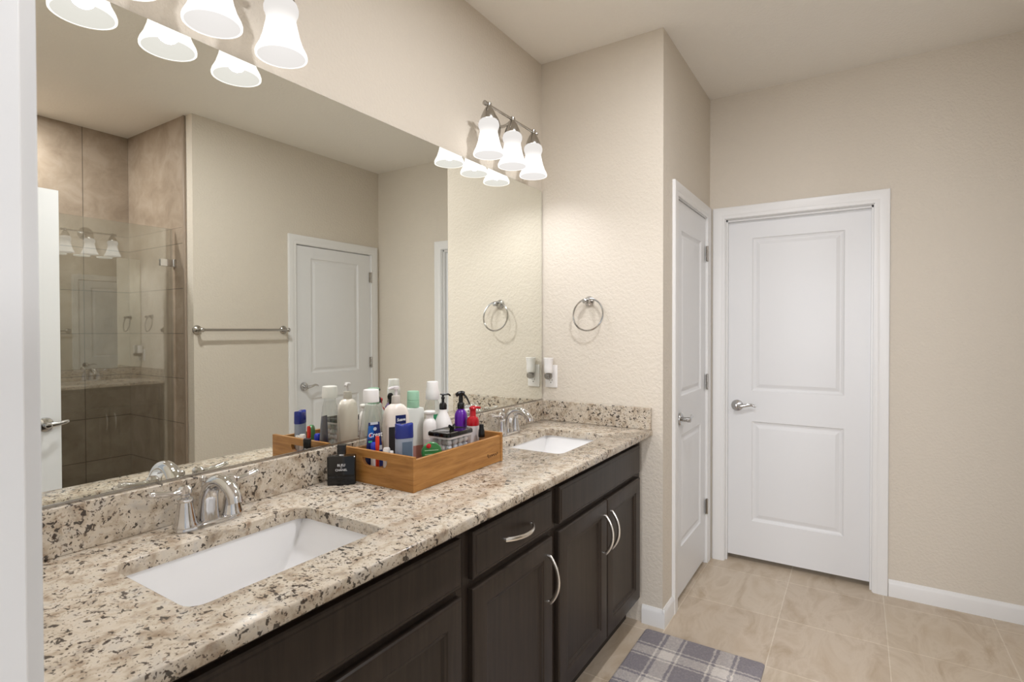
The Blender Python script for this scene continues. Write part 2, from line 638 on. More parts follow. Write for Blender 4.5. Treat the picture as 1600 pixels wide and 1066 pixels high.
# baseboards
def baseboard(name, pts):
    """extrude a baseboard profile along a straight run p0->p1 with inward normal n"""
    bm = nb()
    p0, p1, n = Vector((*pts[0], 0)), Vector((*pts[1], 0)), Vector((*pts[2], 0))
    prof = [(0, 0), (.013, 0), (.013, .066), (.010, .075), (.006, .080), (.004, .086), (0, .086)]
    loft(bm, [[p + n * a + Vector((0, 0, z)) for a, z in prof] for p in (p0, p1)])
    return struct(name, bm, M['trim'], ang=25)

baseboard('baseboard_end', ((L_, -.545), (L_, -WE - .0125), (-1, 0)))
baseboard('baseboard_closet', ((L_ - .0125, -WE), (2.623, -WE), (0, -1)))
baseboard('baseboard_far', ((F_, -1.540), (F_, -OPP), (-1, 0)))
baseboard('baseboard_right', ((1.823, -OPP), (2.501, -OPP), (0, 1)))
baseboard('baseboard_near', ((NEAR, -.802), (NEAR, -.62), (1, 0)))

# door casings
def casing(name, origin, along, normal, w0, w1, zt, cw=.067, depth=.12, stops=None, jamb=True):
    """casing round an opening w0..w1 (distance along) up to zt, with jamb lining"""
    O, A, Nn = Vector(origin), Vector(along), Vector(normal)
    bm = nb()
    prof = [(0, 0), (0, .011), (.010, .013), (.018, .012), (.024, .0145), (.055, .016), (.064, .015), (.067, .012), (.067, 0)]
    def path(off):
        return [(w0 - off, 0), (w0 - off, zt + off), (w1 + off, zt + off), (w1 + off, 0)]
    rings = []
    for i in range(4):
        ring = []
        for off, h in prof:
            a, z = path(off)[i]
            ring.append(O + A * a + Vector((0, 0, z)) + Nn * (h + .0005))
        rings.append(ring)
    loft(bm, rings)
    c = struct(name, bm, M['trim'], ang=25)
    if jamb:
        bm = nb()
        t = .012
        def bx(a0, a1, n0, n1, z0, z1):
            c8 = [O + A * a + Nn * n + Vector((0, 0, z)) for z in (z0, z1) for n in (n0, n1) for a in (a0, a1)]
            v = [bm.verts.new(p) for p in c8]
            for f in ((0, 2, 3, 1), (4, 5, 7, 6), (0, 1, 5, 4), (2, 6, 7, 3), (0, 4, 6, 2), (1, 3, 7, 5)):
                bm.faces.new([v[i] for i in f])
        bx(w0 - .004, w0 + t - .008, -depth, .001, 0, zt)
        bx(w1 - t + .008, w1 + .004, -depth, .001, 0, zt)
        bx(w0, w1, -depth, .001, zt - .004, zt + .004)
        if stops:
            s0, s1 = stops
            bx(w0 + .004, w0 + .013, s1, s0, 0, zt - .004)
            bx(w1 - .013, w1 - .004, s1, s0, 0, zt - .004)
            bx(w0 + .004, w1 - .004, s1, s0, zt - .016, zt - .004)
        o = obj('jamb', bm, M['trim'], c, bevel=.001)
    return c

def leaf(name, origin, along, normal, w0, w1, z0, z1, panels, thick=.035, face=0):
    """two-panel moulded door leaf; its front face lies at normal*face"""
    O, A, Nn = Vector(origin), Vector(along), Vector(normal)
    bm = nb()
    P = lambda a, z, n: O + A * a + Vector((0, 0, z)) + Nn * (face + n)
    xs = sorted({w0, w1, *[p for q in panels for p in q[:2]]})
    zs = sorted({z0, z1, *[p for q in panels for p in q[2:]]})
    for side in (0, 1):
        base = 0 if side == 0 else -thick
        sg = 1 if side == 0 else -1
        for i in range(len(xs) - 1):
            for j in range(len(zs) - 1):
                a0, a1, b0, b1 = xs[i], xs[i + 1], zs[j], zs[j + 1]
                hole = any(a0 >= q[0] - 1e-6 and a1 <= q[1] + 1e-6 and b0 >= q[2] - 1e-6 and b1 <= q[3] + 1e-6 for q in panels)
                if not hole:
                    bm.faces.new([bm.verts.new(P(a, z, base)) for a, z in ((a0, b0), (a1, b0), (a1, b1), (a0, b1))])
        for q in panels:
            rings = []
            for ins, dep in ((0, 0), (.006, -.006), (.016, -.009), (.022, -.0085), (.040, -.003), (.046, -.0025)):
                rings.append([P(a, z, base + sg * dep) for a, z in ((q[0] + ins, q[2] + ins), (q[1] - ins, q[2] + ins), (q[1] - ins, q[3] - ins), (q[0] + ins, q[3] - ins))])
            loft(bm, rings, False, True)
    for (a, z), (c, d) in (((w0, z0), (w1, z0)), ((w1, z0), (w1, z1)), ((w1, z1), (w0, z1)), ((w0, z1), (w0, z0))):
        bm.faces.new([bm.verts.new(p) for p in (P(a, z, 0), P(c, d, 0), P(c, d, -thick), P(a, z, -thick))])
    bmesh.ops.remove_doubles(bm, verts=bm.verts, dist=1e-5)
    return struct(name, bm, M['white'], ang=12)

def lever(parent, pos, along, normal, length=.095):
    """lever handle with round rose; along = way the lever points"""
    O, A, Nn = Vector(pos), Vector(along), Vector(normal)
    bm = nb()
    lathe(bm, [(.0335, 0), (.0335, .004), (.031, .008), (.022, .011), (.0125, .013), (.0115, .034), (.0135, .036), (.0135, .052), (.009, .055)], O, Nn, 32)
    rose = obj('door_handle', bm, M['greychrome'], parent)
    bm = nb()
    pts = [O + Nn * .044 + A * a + Vector((0, 0, z)) + Nn * q for a, z, q in ((0, 0, 0), (.02, .001, .002), (.045, .004, 0), (.075, .010, -.006), (length, .006, -.010), (length + .012, 0, -.008))]
    tube(bm, spline(pts, 6), [.0105, .0095, .008, .007, .006, .004], 12, flat=(1.15, .7))
    obj('lever', bm, M['greychrome'], rose)
    return rose

def hinge(parent, pos, along, normal):
    O, A, Nn = Vector(pos), Vector(along), Vector(normal)
    bm = nb()
    lathe(bm, [(.0045, -.046), (.0062, -.044), (.0062, .044), (.0045, .046)], O + Nn * .006, (0, 0, 1), 12)
    for s, e in ((.003, .02), (-.02, -.003)):
        c8 = [O + A * a + Nn * n + Vector((0, 0, z)) for z in (-.044, .044) for n in (.0, .0022) for a in (s, e)]
        v = [bm.verts.new(p) for p in c8]
        for f in ((0, 2, 3, 1), (4, 5, 7, 6), (0, 1, 5, 4), (2, 6, 7, 3), (0, 4, 6, 2), (1, 3, 7, 5)):
            bm.faces.new([v[i] for i in f])
    obj('hinge', bm, M['satin'], parent)

ZT = 2.043
LT, LB = 2.036, .028
# far door (opens away, leaf set back behind stops)
casing('trim_1', (F_, 0, 0), (0, -1, 0), (-1, 0, 0), .7285, 1.4705, ZT, stops=(-.018, -.044))
d1 = leaf('door_1', (F_, 0, 0), (0, -1, 0), (-1, 0, 0), .734, 1.465, .032, 2.036, [(.872, 1.338, 1.022, 1.925), (.872, 1.338, .250, .842)], face=-.045)
lever(d1, (F_ + .045, -.792, .932), (0, -1, 0), (-1, 0, 0))
# narrow closet door by the vanity end wall (flush, hinged at the far side)
casing('trim_2', (0, -WE, 0), (1, 0, 0), (0, -1, 0), 2.692, 3.315, ZT, depth=.1)
d2 = leaf('door_2', (0, -WE, 0), (1, 0, 0), (0, -1, 0), 2.698, 3.309, LB, 2.034, [(2.795, 3.205, 1.045, 1.89), (2.795, 3.205, .27, .845)], face=-.002)
lever(d2, (2.762, -WE - .002, .932), (1, 0, 0), (0, -1, 0))
for z in (1.832, 1.078, .339):
    hinge(d2, (3.3125, -WE - .004, z), (1, 0, 0), (0, -1, 0))
# door on the opposite wall, seen in the mirror
casing('trim_3', (0, -OPP, 0), (1, 0, 0), (0, 1, 0), 2.570, 3.320, ZT, depth=.1)
d3 = leaf('door_3', (0, -OPP, 0), (1, 0, 0), (0, 1, 0), 2.576, 3.314, LB, 2.034, [(2.708, 3.182, 1.055, 1.945), (2.708, 3.182, .25, .86)], face=-.002)
lever(d3, (2.636, -OPP + .002, .955), (1, 0, 0), (0, 1, 0))
for z in (1.846, 1.110, .33):
    hinge(d3, (3.3175, -OPP + .003, z), (1, 0, 0), (0, 1, 0))
# doorway the camera stands in, with its door swung open into the room
casing('trim_4', (NEAR, 0, 0), (0, -1, 0), (1, 0, 0), .8710, 1.752, ZT, depth=.12)
d4 = leaf('door_4', (0, -1.745, 0), (1, 0, 0), (0, 1, 0), .163, .993, LB, 2.036, [(.29, .86, 1.05, 1.93), (.29, .86, .25, .85)], face=0)
lever(d4, (.932, -1.745, .955), (1, 0, 0), (0, 1, 0), .05)

# ------------------------------------------------------------------ vanity: countertop, sinks, faucets
SINKS = ((.685, -.3125, .440, .305), (2.019, -.3145, .440, .299))
ct = thing('countertop', 'speckled beige granite worktop with two sink cutouts on the dark vanity', 'countertop')
bm = nb()
X0, X1, Y0, Y1 = NEAR + .001, L_ - .001, -.593, -.001
T = .030
e = .004
def loopv(pts, z):
    return [bm.verts.new((x, y, z)) for x, y in pts]
def strip(a, b):
    n = len(a)
    for i in range(n):
        bm.faces.new((a[i], a[(i + 1) % n], b[(i + 1) % n], b[i]))
def edges(v):
    return [bm.edges.get((v[i], v[(i + 1) % len(v)])) or bm.edges.new((v[i], v[(i + 1) % len(v)])) for i in range(len(v))]
rect = lambda i: [(X0 + i, Y0 + i), (X1 - i, Y0 + i), (X1 - i, Y1 - i), (X0 + i, Y1 - i)]
stacks = [[(rect(e), ZK), (rect(e * .3), ZK - e * .3), (rect(0), ZK - e), (rect(0), ZK - T + e), (rect(e), ZK - T)]]
for cx, cy, w, d in SINKS:
    rr = lambda i, cx=cx, cy=cy, w=w, d=d: rrect(w + 2 * i, d + 2 * i, .030 + i, 6, cx, cy)
    stacks.append([(rr(e * .6), ZK), (rr(e * .18), ZK - e * .18), (rr(0), ZK - e * .6), (rr(0), ZK - T)])
tops, bots = [], []
for st in stacks:
    vs = [loopv(p, z) for p, z in st]
    for a, b in zip(vs, vs[1:]):
        strip(a, b)
    tops += edges(vs[0])
    bots += edges(vs[-1])
bmesh.ops.triangle_fill(bm, use_beauty=True, use_dissolve=False, edges=tops)
bmesh.ops.triangle_fill(bm, use_beauty=True, use_dissolve=False, edges=bots)
obj('slab', bm, M['granite'], ct, ang=50)
bm = nb(); box(bm, X0, X1 - .0205, -.0205, -.001, ZK, ZS); obj('backsplash', bm, M['granite'], ct, bevel=.002)
bm = nb(); box(bm, X1 - .020, X1, -.590, -.001, ZK, ZS); obj('backsplash', bm, M['granite'], ct, bevel=.002)

def sink(label, cx, cy, w, d):
    t = thing('sink', label, 'sink', (cx, cy, ZK - T - .0005), 0, 'undermount sinks in the worktop')
    hw, hd = w / 2 + .004, d / 2 + .004
    bm = nb()
    prof = []
    for i in range(25):
        s = -1 + 2 * i / 24
        a = abs(s)
        z = -.008 - .132 * (1 - max(0, (a - .30) / .70) ** 2.6)
        prof.append((hw * (math.copysign(a ** .85, s)), z))
    prof[0] = (-hw, -.006); prof[-1] = (hw, -.006)
    yb = [-hd, -hd + .004, -hd + .012, hd - .012, hd - .004, hd]
    zb = [.03, .010, 0, 0, .010, .03]
    rows = []
    for y, dz in zip(yb, zb):
        rows.append([bm.verts.new((x, y, min(z + dz * (1 if z < -.05 else 0), -.001))) for x, z in prof])
    for a, b in zip(rows, rows[1:]):
        for i in range(len(a) - 1):
            bm.faces.new((a[i], a[i + 1], b[i + 1], b[i]))
    # front and rear walls up to the rim
    for row, y in ((rows[0], -hd), (rows[-1], hd)):
        topv = [bm.verts.new((v.co.x, y, 0)) for v in row]
        for i in range(len(row) - 1):
            bm.faces.new((row[i], row[i + 1], topv[i + 1], topv[i]))
    for sx in (0, -1):
        col = [r[sx] for r in rows]
        topv = [bm.verts.new((col[0].co.x, v.co.y, 0)) for v in col]
        for i in range(len(col) - 1):
            bm.faces.new((col[i], col[i + 1], topv[i + 1], topv[i]))
    bmesh.ops.remove_doubles(bm, verts=bm.verts, dist=1e-5)
    # flange under the slab
    a = [bm.verts.new((x, y, 0)) for x, y in ((-hw, -hd), (hw, -hd), (hw, hd), (-hw, hd))]
    b = [bm.verts.new((x * 1.04, y * 1.05, 0)) for x, y in ((-hw, -hd), (hw, -hd), (hw, hd), (-hw, hd))]
    strip_ = [(a[i], a[(i + 1) % 4], b[(i + 1) % 4], b[i]) for i in range(4)]
    for f in strip_:
        bm.faces.new(f)
    o = obj('basin', bm, M['porc'], t, ang=40)
    bm = nb()
    lathe(bm, [(.030, 0), (.030, .002), (.022, .003), (.021, .0015), (.018, .004), (.004, .006)], (0, 0, -.1395), seg=28)
    obj('drain', bm, M['chrome'], t)
    return t

sink('rectangular white undermount sink nearest the open doorway, below the first faucet', *SINKS[0])
sink('rectangular white undermount sink beside the end wall, beyond the wooden tray', *SINKS[1])

fa = thing('faucet', 'chrome two-lever faucet behind the sink nearest the open doorway', 'faucet', (.702, -.083, ZK + .0004), 0, 'centerset faucets behind the sinks')
bm = nb()
loft(bm, [[(x, y, z) for x, y in sup(a, b, 2.6, 40)] for a, b, z in ((.079, .026, 0), (.079, .026, .006), (.076, .0235, .010), (.070, .019, .012))])
obj('base', bm, M['chrome'], fa)
bm = nb()
pts = spline([(0, .004, .010), (0, .004, .040), (0, -.002, .074), (0, -.022, .099), (0, -.052, .108), (0, -.083, .101), (0, -.105, .083), (0, -.112, .066)], 7)
tube(bm, pts, [.0245, .0225, .0200, .0178, .0165, .0158, .0155, .0165], 20)
sp_ = obj('spout', bm, M['chrome'], fa)
bm = nb(); lathe(bm, [(.004, .0), (.004, .040), (.0075, .044), (.0075, .052), (.003, .056)], (0, .0275, .055), seg=14)
obj('lift_rod', bm, M['chrome'], fa)
for s in (-1, 1):
    bm = nb()
    lathe(bm, [(.0260, .008), (.0260, .013), (.0235, .018), (.0200, .035), (.0165, .056), (.0145, .066), (.0168, .070), (.0168, .074), (.0105, .078), (.0105, .083), (.0145, .087), (.0145, .097), (.009, .103), (.002, .104)], (s * .055, 0, 0), seg=24)
    h = obj('handle', bm, M['chrome'], fa)
    bm = nb()
    pts = spline([(s * .060, 0, .092), (s * .078, .001, .091), (s * .098, .003, .093), (s * .120, .005, .097), (s * .130, .006, .098)], 6)
    tube(bm, pts, [.0085, .0072, .0082, .0100, .0065], 12, flat=(.8, 1.1))
    obj('lever', bm, M['chrome'], h)
dup(fa, (2.030, -.083, ZK + .0004), 0, 'chrome two-lever faucet near the end wall, beyond the wooden tray')

# ------------------------------------------------------------------ vanity cabinets
def pull(parent, pos, direction, length=.135):
    """arched bar pull on the cabinet fronts, facing -y"""
    O, A = Vector(pos), Vector(direction)
    bm = nb()
    pts = []
    for i in range(21):
        s = -1 + 2 * i / 20
        out = .030 * (1 - abs(s) ** 2.2) + .006
        pts.append(O + A * (s * length / 2) + Vector((0, -out, 0)))
    pts = [O + A * (-length / 2) + Vector((0, .001, 0))] + pts + [O + A * (length / 2) + Vector((0, .001, 0))]
    tube(bm, pts, .0052, 10, flat=(1.25, .75))
    return obj('handle', bm, M['nickel'], parent)

YF = -.535      # face frame
YD = -.556      # door fronts

def slab_front(name, parent, x0, x1, z0, z1):
    bm = nb()
    P = lambda i, y: [(x0 + i, y, z0 + i), (x1 - i, y, z0 + i), (x1 - i, y, z1 - i), (x0 + i, y, z1 - i)]
    loft(bm, [P(0, YF - .0005), P(0, YD + .005), P(.004, YD + .002), (P(.010, YD + .002)), P(.013, YD)])
    return obj(name, bm, M['esp'], parent, ang=12)

def panel_door(parent, x0, x1, z0, z1, fr=.070):
    bm = nb()
    P = lambda i, y: [(x0 + i, y, z0 + i), (x1 - i, y, z0 + i), (x1 - i, y, z1 - i), (x0 + i, y, z1 - i)]
    loft(bm, [P(0, YF - .0005), P(0, YD + .005), P(.003, YD + .001), P(.008, YD), P(fr - .012, YD), P(fr - .008, YD + .003), P(fr - .002, YD + .004), P(fr + .003, YD + .010), P(fr + .006, YD + .0105)])
    return obj('door', bm, M['esp'], parent, ang=12)

def cabinet(label, x0, x1, open_front):
    t = thing('vanity_cabinet', label, 'cabinet', (0, 0, 0), 0, 'dark vanity cabinets under the worktop')
    zb, zt = .115, ZK - T - .001
    bm = nb()
    for b_ in ((x0, x0 + .016, YF + .018, -.002, zb, zt), (x1 - .016, x1, YF + .018, -.002, zb, zt), (x0 + .016, x1 - .016, YF + .018, -.002, zb, zb + .016),
               (x0 + .016, x1 - .016, -.010, -.002, zb + .016, zt)):
        box(bm, *b_)
    obj('carcass', bm, M['esp'], t)
    bm = nb()
    sw = .026
    for b_ in ((x0, x0 + sw, YF, YF + .018, zb, zt), (x1 - sw, x1, YF, YF + .018, zb, zt), (x0 + sw, x1 - sw, YF, YF + .018, zt - .036, zt), (x0 + sw, x1 - sw, YF, YF + .018, .695, .732), (x0 + sw, x1 - sw, YF, YF + .018, zb, zb + .032)):
        box(bm, *b_)
    if open_front:
        m = open_front
        box(bm, m - .02, m + .02, YF, YF + .018, zb + .032, .695)
    obj('face_frame', bm, M['esp'], t, bevel=.001)
    bm = nb(); box(bm, x0, x1, -.470, -.455, .001, zb); obj('toe_kick', bm, M['toe'], t)
    return t

c1 = cabinet('dark brown vanity cabinet below the sink nearest the open doorway', NEAR + .002, 1.106, .635)
slab_front('false_front', c1, .190, 1.083, .727, .853)
a = panel_door(c1, .190, .632, .143, .703); pull(a, (.605, YD, .575), (0, 0, 1))
a = panel_door(c1, .638, 1.083, .143, .703); pull(a, (.666, YD, .575), (0, 0, 1))
c2 = cabinet('dark brown vanity cabinet with one drawer over a single door, between the sinks', 1.1075, 1.591, None)
a = slab_front('drawer', c2, 1.133, 1.566, .727, .853); pull(a, (1.352, YD, .788), (1, 0, 0), .15)
a = panel_door(c2, 1.131, 1.566, .143, .703); pull(a, (1.537, YD, .573), (0, 0, 1), .15)
c3 = cabinet('dark brown double-door vanity cabinet nearest the end wall', 1.5925, 2.462, 2.028)
slab_front('false_front', c3, 1.618, 2.418, .727, .853)
a = panel_door(c3, 1.614, 2.025, .143, .703); pull(a, (1.995, YD, .573), (0, 0, 1), .15)
a = panel_door(c3, 2.031, 2.418, .143, .703); pull(a, (2.060, YD, .573), (0, 0, 1), .15)

# ------------------------------------------------------------------ mirror
mi = thing('wall_mirror', 'large frameless mirror above the granite backsplash of the vanity', 'mirror')
bm = nb(); box(bm, NEAR + .004, L_ - .007, -.0055, -.001, ZS + .001, 2.107)
bm.faces.ensure_lookup_table()
for f in bm.faces:
    f.material_index = 0 if abs(f.normal.y) > .9 or f.calc_center_median().y < -.0054 else 1
obj('glass', bm, M['mirror'], mi, ang=0, mats=[M['mirror'], M['mirror_edge']])
bm = nb(); box(bm, NEAR + .004, L_ - .007, -.0085, -.0058, ZS + .0008, ZS + .006); obj('bottom_channel', bm, M['satin'], mi)

# ------------------------------------------------------------------ wall sconces (three bell shades on a bar)
SC = []
def sconce(label, x):
    t = thing('wall_sconce', label, 'light', (x, 0, 2.106), 0, 'three-light bars above the mirror')
    bm = nb()
    lathe(bm, [(.062, 0.001), (.062, .006), (.055, .012), (.030, .018), (.022, .024)], (0, 0, .200), (0, -1, 0), 40)
    obj('backplate', bm, M['satin'], t)
    bm = nb()
    tube(bm, spline([(0, -.02, .196), (0, -.055, .186), (0, -.085, .190), (0, -.110, .206)], 6), .0065, 12)
    obj('arm', bm, M['satin'], t)
    bm = nb()
    tube(bm, [(-.205, -.11, .2065), (.205, -.11, .2065)], .0052, 12)
    for s in (-1, 1):
        lathe(bm, [(.004, -.011), (.0095, -.006), (.0095, .006), (.004, .011)], (s * .207, -.11, .2065), (1, 0, 0), 14)
    obj('bar', bm, M['satin'], t)
    for k in (-1, 0, 1):
        bx = k * .1815
        bm = nb()
        lathe(bm, [(.034, .146), (.034, .152), (.030, .164), (.021, .184), (.0125, .197), (.0105, .200), (.0105, .205), (.0125, .207), (.0125, .213), (.007, .218), (.002, .220)], (bx, -.11, 0), seg=28)
        obj('socket_cup', bm, M['satin'], t)
        bm = nb()
        out = [(.0645, 0), (.0648, .006), (.0628, .013), (.0540, .030), (.0460, .054), (.0408, .078), (.0372, .096), (.0385, .106), (.0428, .117), (.0434, .127), (.0400, .139), (.0330, .1455)]
        inn = [(.0320, .1425), (.0370, .138), (.0402, .127), (.0396, .118), (.0358, .106), (.0345, .096), (.0380, .078), (.0432, .054), (.0510, .030), (.0560, .016), (.0575, .009), (.0575, .006), (.0590, .004), (.0592, .0)]
        seg = 40
        rings = [[(bx + r * math.cos(2 * PI * i / seg), -.11 + r * math.sin(2 * PI * i / seg), z) for i in range(seg)] for r, z in out]
        loft(bm, rings, False, False)
        n_ = len(bm.faces)
        rings = [[(bx + r * math.cos(2 * PI * i / seg), -.11 + r * math.sin(2 * PI * i / seg), z) for i in range(seg)] for r, z in [out[-1]] + inn + [out[0]]]
        loft(bm, rings, False, False)
        bm.faces.ensure_lookup_table()
        for f in bm.faces[n_:-seg]:
            f.material_index = 1
        bmesh.ops.remove_doubles(bm, verts=bm.verts, dist=1e-6)
        obj('lamp_shade', bm, M['shade'], t, ang=60, mats=[M['shade'], M['shade_in']])
        bm = nb()
        lathe(bm, [(.012, .140), (.013, .128), (.018, .112), (.0245, .098), (.0255, .088), (.022, .078), (.013, .071), (.002, .069)], (bx, -.11, 0), seg=24)
        obj('bulb', bm, BULB, t)
        l = bpy.data.lights.new('lamp_light', 'POINT')
        l.energy = BULB_W
        l.color = (.95, .955, 1.03)
        l.shadow_soft_size = .025
        lo = bpy.data.objects.new('lamp_light', l)
        C.objects.link(lo)
        lo.parent = t
        lo.location = (bx, -.11, .040)
    return t
BULB = bpy.data.materials.new('lit_bulb')
BULB.use_nodes = True
_b = BULB.node_tree.nodes['Principled BSDF']
_b.inputs['Base Color'].default_value = (.9, .88, .84, 1)
_b.inputs['Emission Color'].default_value = (1, .93, .82, 1)
_b.inputs['Emission Strength'].default_value = 4
sconce('satin nickel three-shade light bar above the mirror nearest the open doorway', .706)
sconce('satin nickel three-shade light bar above the mirror next to the end wall', 2.024)

# unseen downlights added as fill over the room's middle and in the shower
for k, (x, y, w, lab) in enumerate(((1.45, -1.12, 11, 'round white recessed ceiling light added as fill between vanity and shower'), (.95, -2.72, 11, 'round white recessed ceiling light added as fill in the tiled shower'))):
    t = thing('added_downlight', lab, 'light', (x, y, H), 0, 'added ceiling fill lights')
    bm = nb(); lathe(bm, [(.060, -.001), (.092, -.001), (.092, -.004), (.085, -.008), (.068, -.009), (.060, -.004)], seg=40, cap0=False, cap1=False); obj('trim_ring', bm, M['white'], t)
    bm = nb(); lathe(bm, [(.0, -.0015), (.062, -.0015), (.062, -.003), (.0, -.003)], seg=32, cap0=False, cap1=False); obj('diffuser', bm, BULB, t)
    l = bpy.data.lights.new('fill_downlight', 'AREA')
    l.shape = 'DISK'
    l.size = .12
    l.energy = w
    l.color = (.97, .98, 1.02)
    lo = bpy.data.objects.new('fill_downlight', l)
    C.objects.link(lo)
    lo.parent = t
    lo.location = (0, 0, -.012)

# ------------------------------------------------------------------ towel ring, outlet, freshener, towel bar
t = thing('towel_ring', 'chrome towel ring on the textured end wall beside the mirror', 'towel ring', (L_, -.272, 1.526))
bm = nb(); lathe(bm, [(.026, .0005), (.026, .004), (.023, .009), (.014, .014), (.0105, .020), (.0095, .046), (.012, .050), (.012, .060), (.007, .064)], (0, 0, 0), (-1, 0, 0), 28)
obj('mount', bm, M['greychrome'], t)
bm = nb()
R_ = .079
tube(bm, [(-.036 + .012 * math.cos(2 * PI * i / 56), -.008 + R_ * math.sin(2 * PI * i / 56), -.066 + R_ * math.cos(2 * PI * i / 56) ) for i in range(56)], .0043, 10, closed=True)
obj('ring', bm, M['greychrome'], t)

t = thing('wall_outlet', 'white duplex wall outlet above the end backsplash', 'outlet', (L_, -.0585, 1.144))
bm = nb(); loft(bm, [[(-x0, y, z) for y, z in rrect(.070 - i, .118 - i, .004, 3)] for x0, i in ((.0005, 0), (.004, .001), (.0065, .008))])
obj('cover_plate', bm, M['wplastic'], t)
for zc in (.026, -.026):
    bm = nb(); loft(bm, [[(-x0, y, z + zc) for y, z in sup(.0165, .0175, 3.2, 28)] for x0 in (.006, .0082)])
    r_ = obj('receptacle', bm, M['wplastic'], t)
    bm = nb()
    for yy, w_, h_ in ((-.007, .0022, .009), (.007, .0022, .007)):
        box(bm, -.0086, -.0083, yy - w_ / 2, yy + w_ / 2, zc + .003, zc + .003 + h_)
    lathe(bm, [(.0026, 0), (.0026, .0004)], (-.0083, 0, zc - .006), (-1, 0, 0), 12)
    obj('slot', bm, M['dark'], r_)

t = thing('air_freshener', 'white plug-in air freshener with glass refill in the outlet on the end wall', 'air freshener', (L_ - .0088, -.0585, 1.170))
bm = nb()
zs_ = [(.0205, .018, -.006), (.022, .020, 0), (.0225, .0205, .022), (.0215, .0195, .036), (.0235, .021, .052), (.0265, .0225, .070), (.0255, .0215, .0715)]
loft(bm, [[(-.0245 + y, x, z) for x, y in sup(a_, b_, 2.4, 32)] for a_, b_, z in zs_])
body = obj('body', bm, M['wplastic'], t)
bm = nb(); loft(bm, [[(-.0245 + y, x, z) for x, y in sup(a_, b_, 2.2, 32)] for a_, b_, z in ((.016, .013, .073), (.019, .016, .0718))]); obj('vent_cap', bm, M['beige'], body)
bm = nb(); box(bm, -.012, 0, -.011, .011, .002, .028); obj('plug', bm, M['wplastic'], t, bevel=.002)
bm = nb(); lathe(bm, [(.010, -.006), (.012, -.009), (.0205, -.014), (.0215, -.024), (.0185, -.034), (.009, -.040), (.001, -.041)], (-.0265, 0, 0), seg=24)
obj('refill', bm, M['amber'], t)

t = thing('towel_bar', 'long satin nickel towel bar on the wall opposite the mirror, beside the shower', 'towel bar', (2.153, -OPP, 1.390))
bm = nb(); tube(bm, [(-.308, .062, 0), (.308, .062, 0)], .0085, 14); obj('bar', bm, M['satin'], t)
for s in (-1, 1):
    bm = nb(); lathe(bm, [(.030, .0005), (.030, .004), (.026, .010), (.014, .016), (.011, .022), (.0105, .050), (.014, .054), (.014, .070), (.008, .075)], (s * .310, 0, 0), (0, 1, 0), 26)
    obj('post', bm, M['satin'], t)

# ------------------------------------------------------------------ shower glass
gd = thing('shower_door', 'clear frameless glass shower door with chrome wall clip, across the shower opening', 'shower door', (ST - .004, -2.400, .105), math.radians(1.6))
bm = nb(); box(bm, -.74, -.010, -.004, .004, .004, 1.945); obj('glass_pane', bm, M['glass'], gd, bevel=.001)
for z in (1.70, .28):
    bm = nb()
    box(bm, -.085, -.004, -.012, -.0045, z, z + .045); box(bm, -.085, -.004, .0045, .012, z, z + .045); box(bm, -.009, .003, -.020, .020, z - .004, z + .049)
    obj('hinge', bm, M['chrome'], gd, bevel=.001)
bm = nb()
for sgn in (-1, 1):
    tube(bm, spline([(-.69, sgn * .004, .78), (-.69, sgn * .035, .785), (-.69, sgn * .040, .80), (-.69, sgn * .040, .98), (-.69, sgn * .035, .995), (-.69, sgn * .004, 1.0)], 4), .006, 10)
obj('handle', bm, M['chrome'], gd)
bm = nb(); box(bm, .302, ST - .754, -2.404, -2.396, .101, 2.05)
setp(obj('shower_panel', bm, M['glass'], None, bevel=.001), 'fixed clear glass shower panel beside the shower door, behind the open room door', 'shower panel')

# ------------------------------------------------------------------ bath mat
bm = nb()
bw, bl = .50, .86
rings = []
for ins, z in ((.004, 0), (0, .003), (0, .008), (.003, .011), (.008, .0125)):
    rings.append([(x, y, z) for x, y in rrect(bl - 2 * ins, bw - 2 * ins, .012, 4)])
loft(bm, rings)
m_ = obj('bath_mat', bm, M['plaid'], None, loc=(2.418 - bl / 2, -.835, .0005))
m_.rotation_euler = (0, 0, 0)
setp(m_, 'grey and white plaid bath mat on the tiled floor in front of the vanity', 'bath mat')

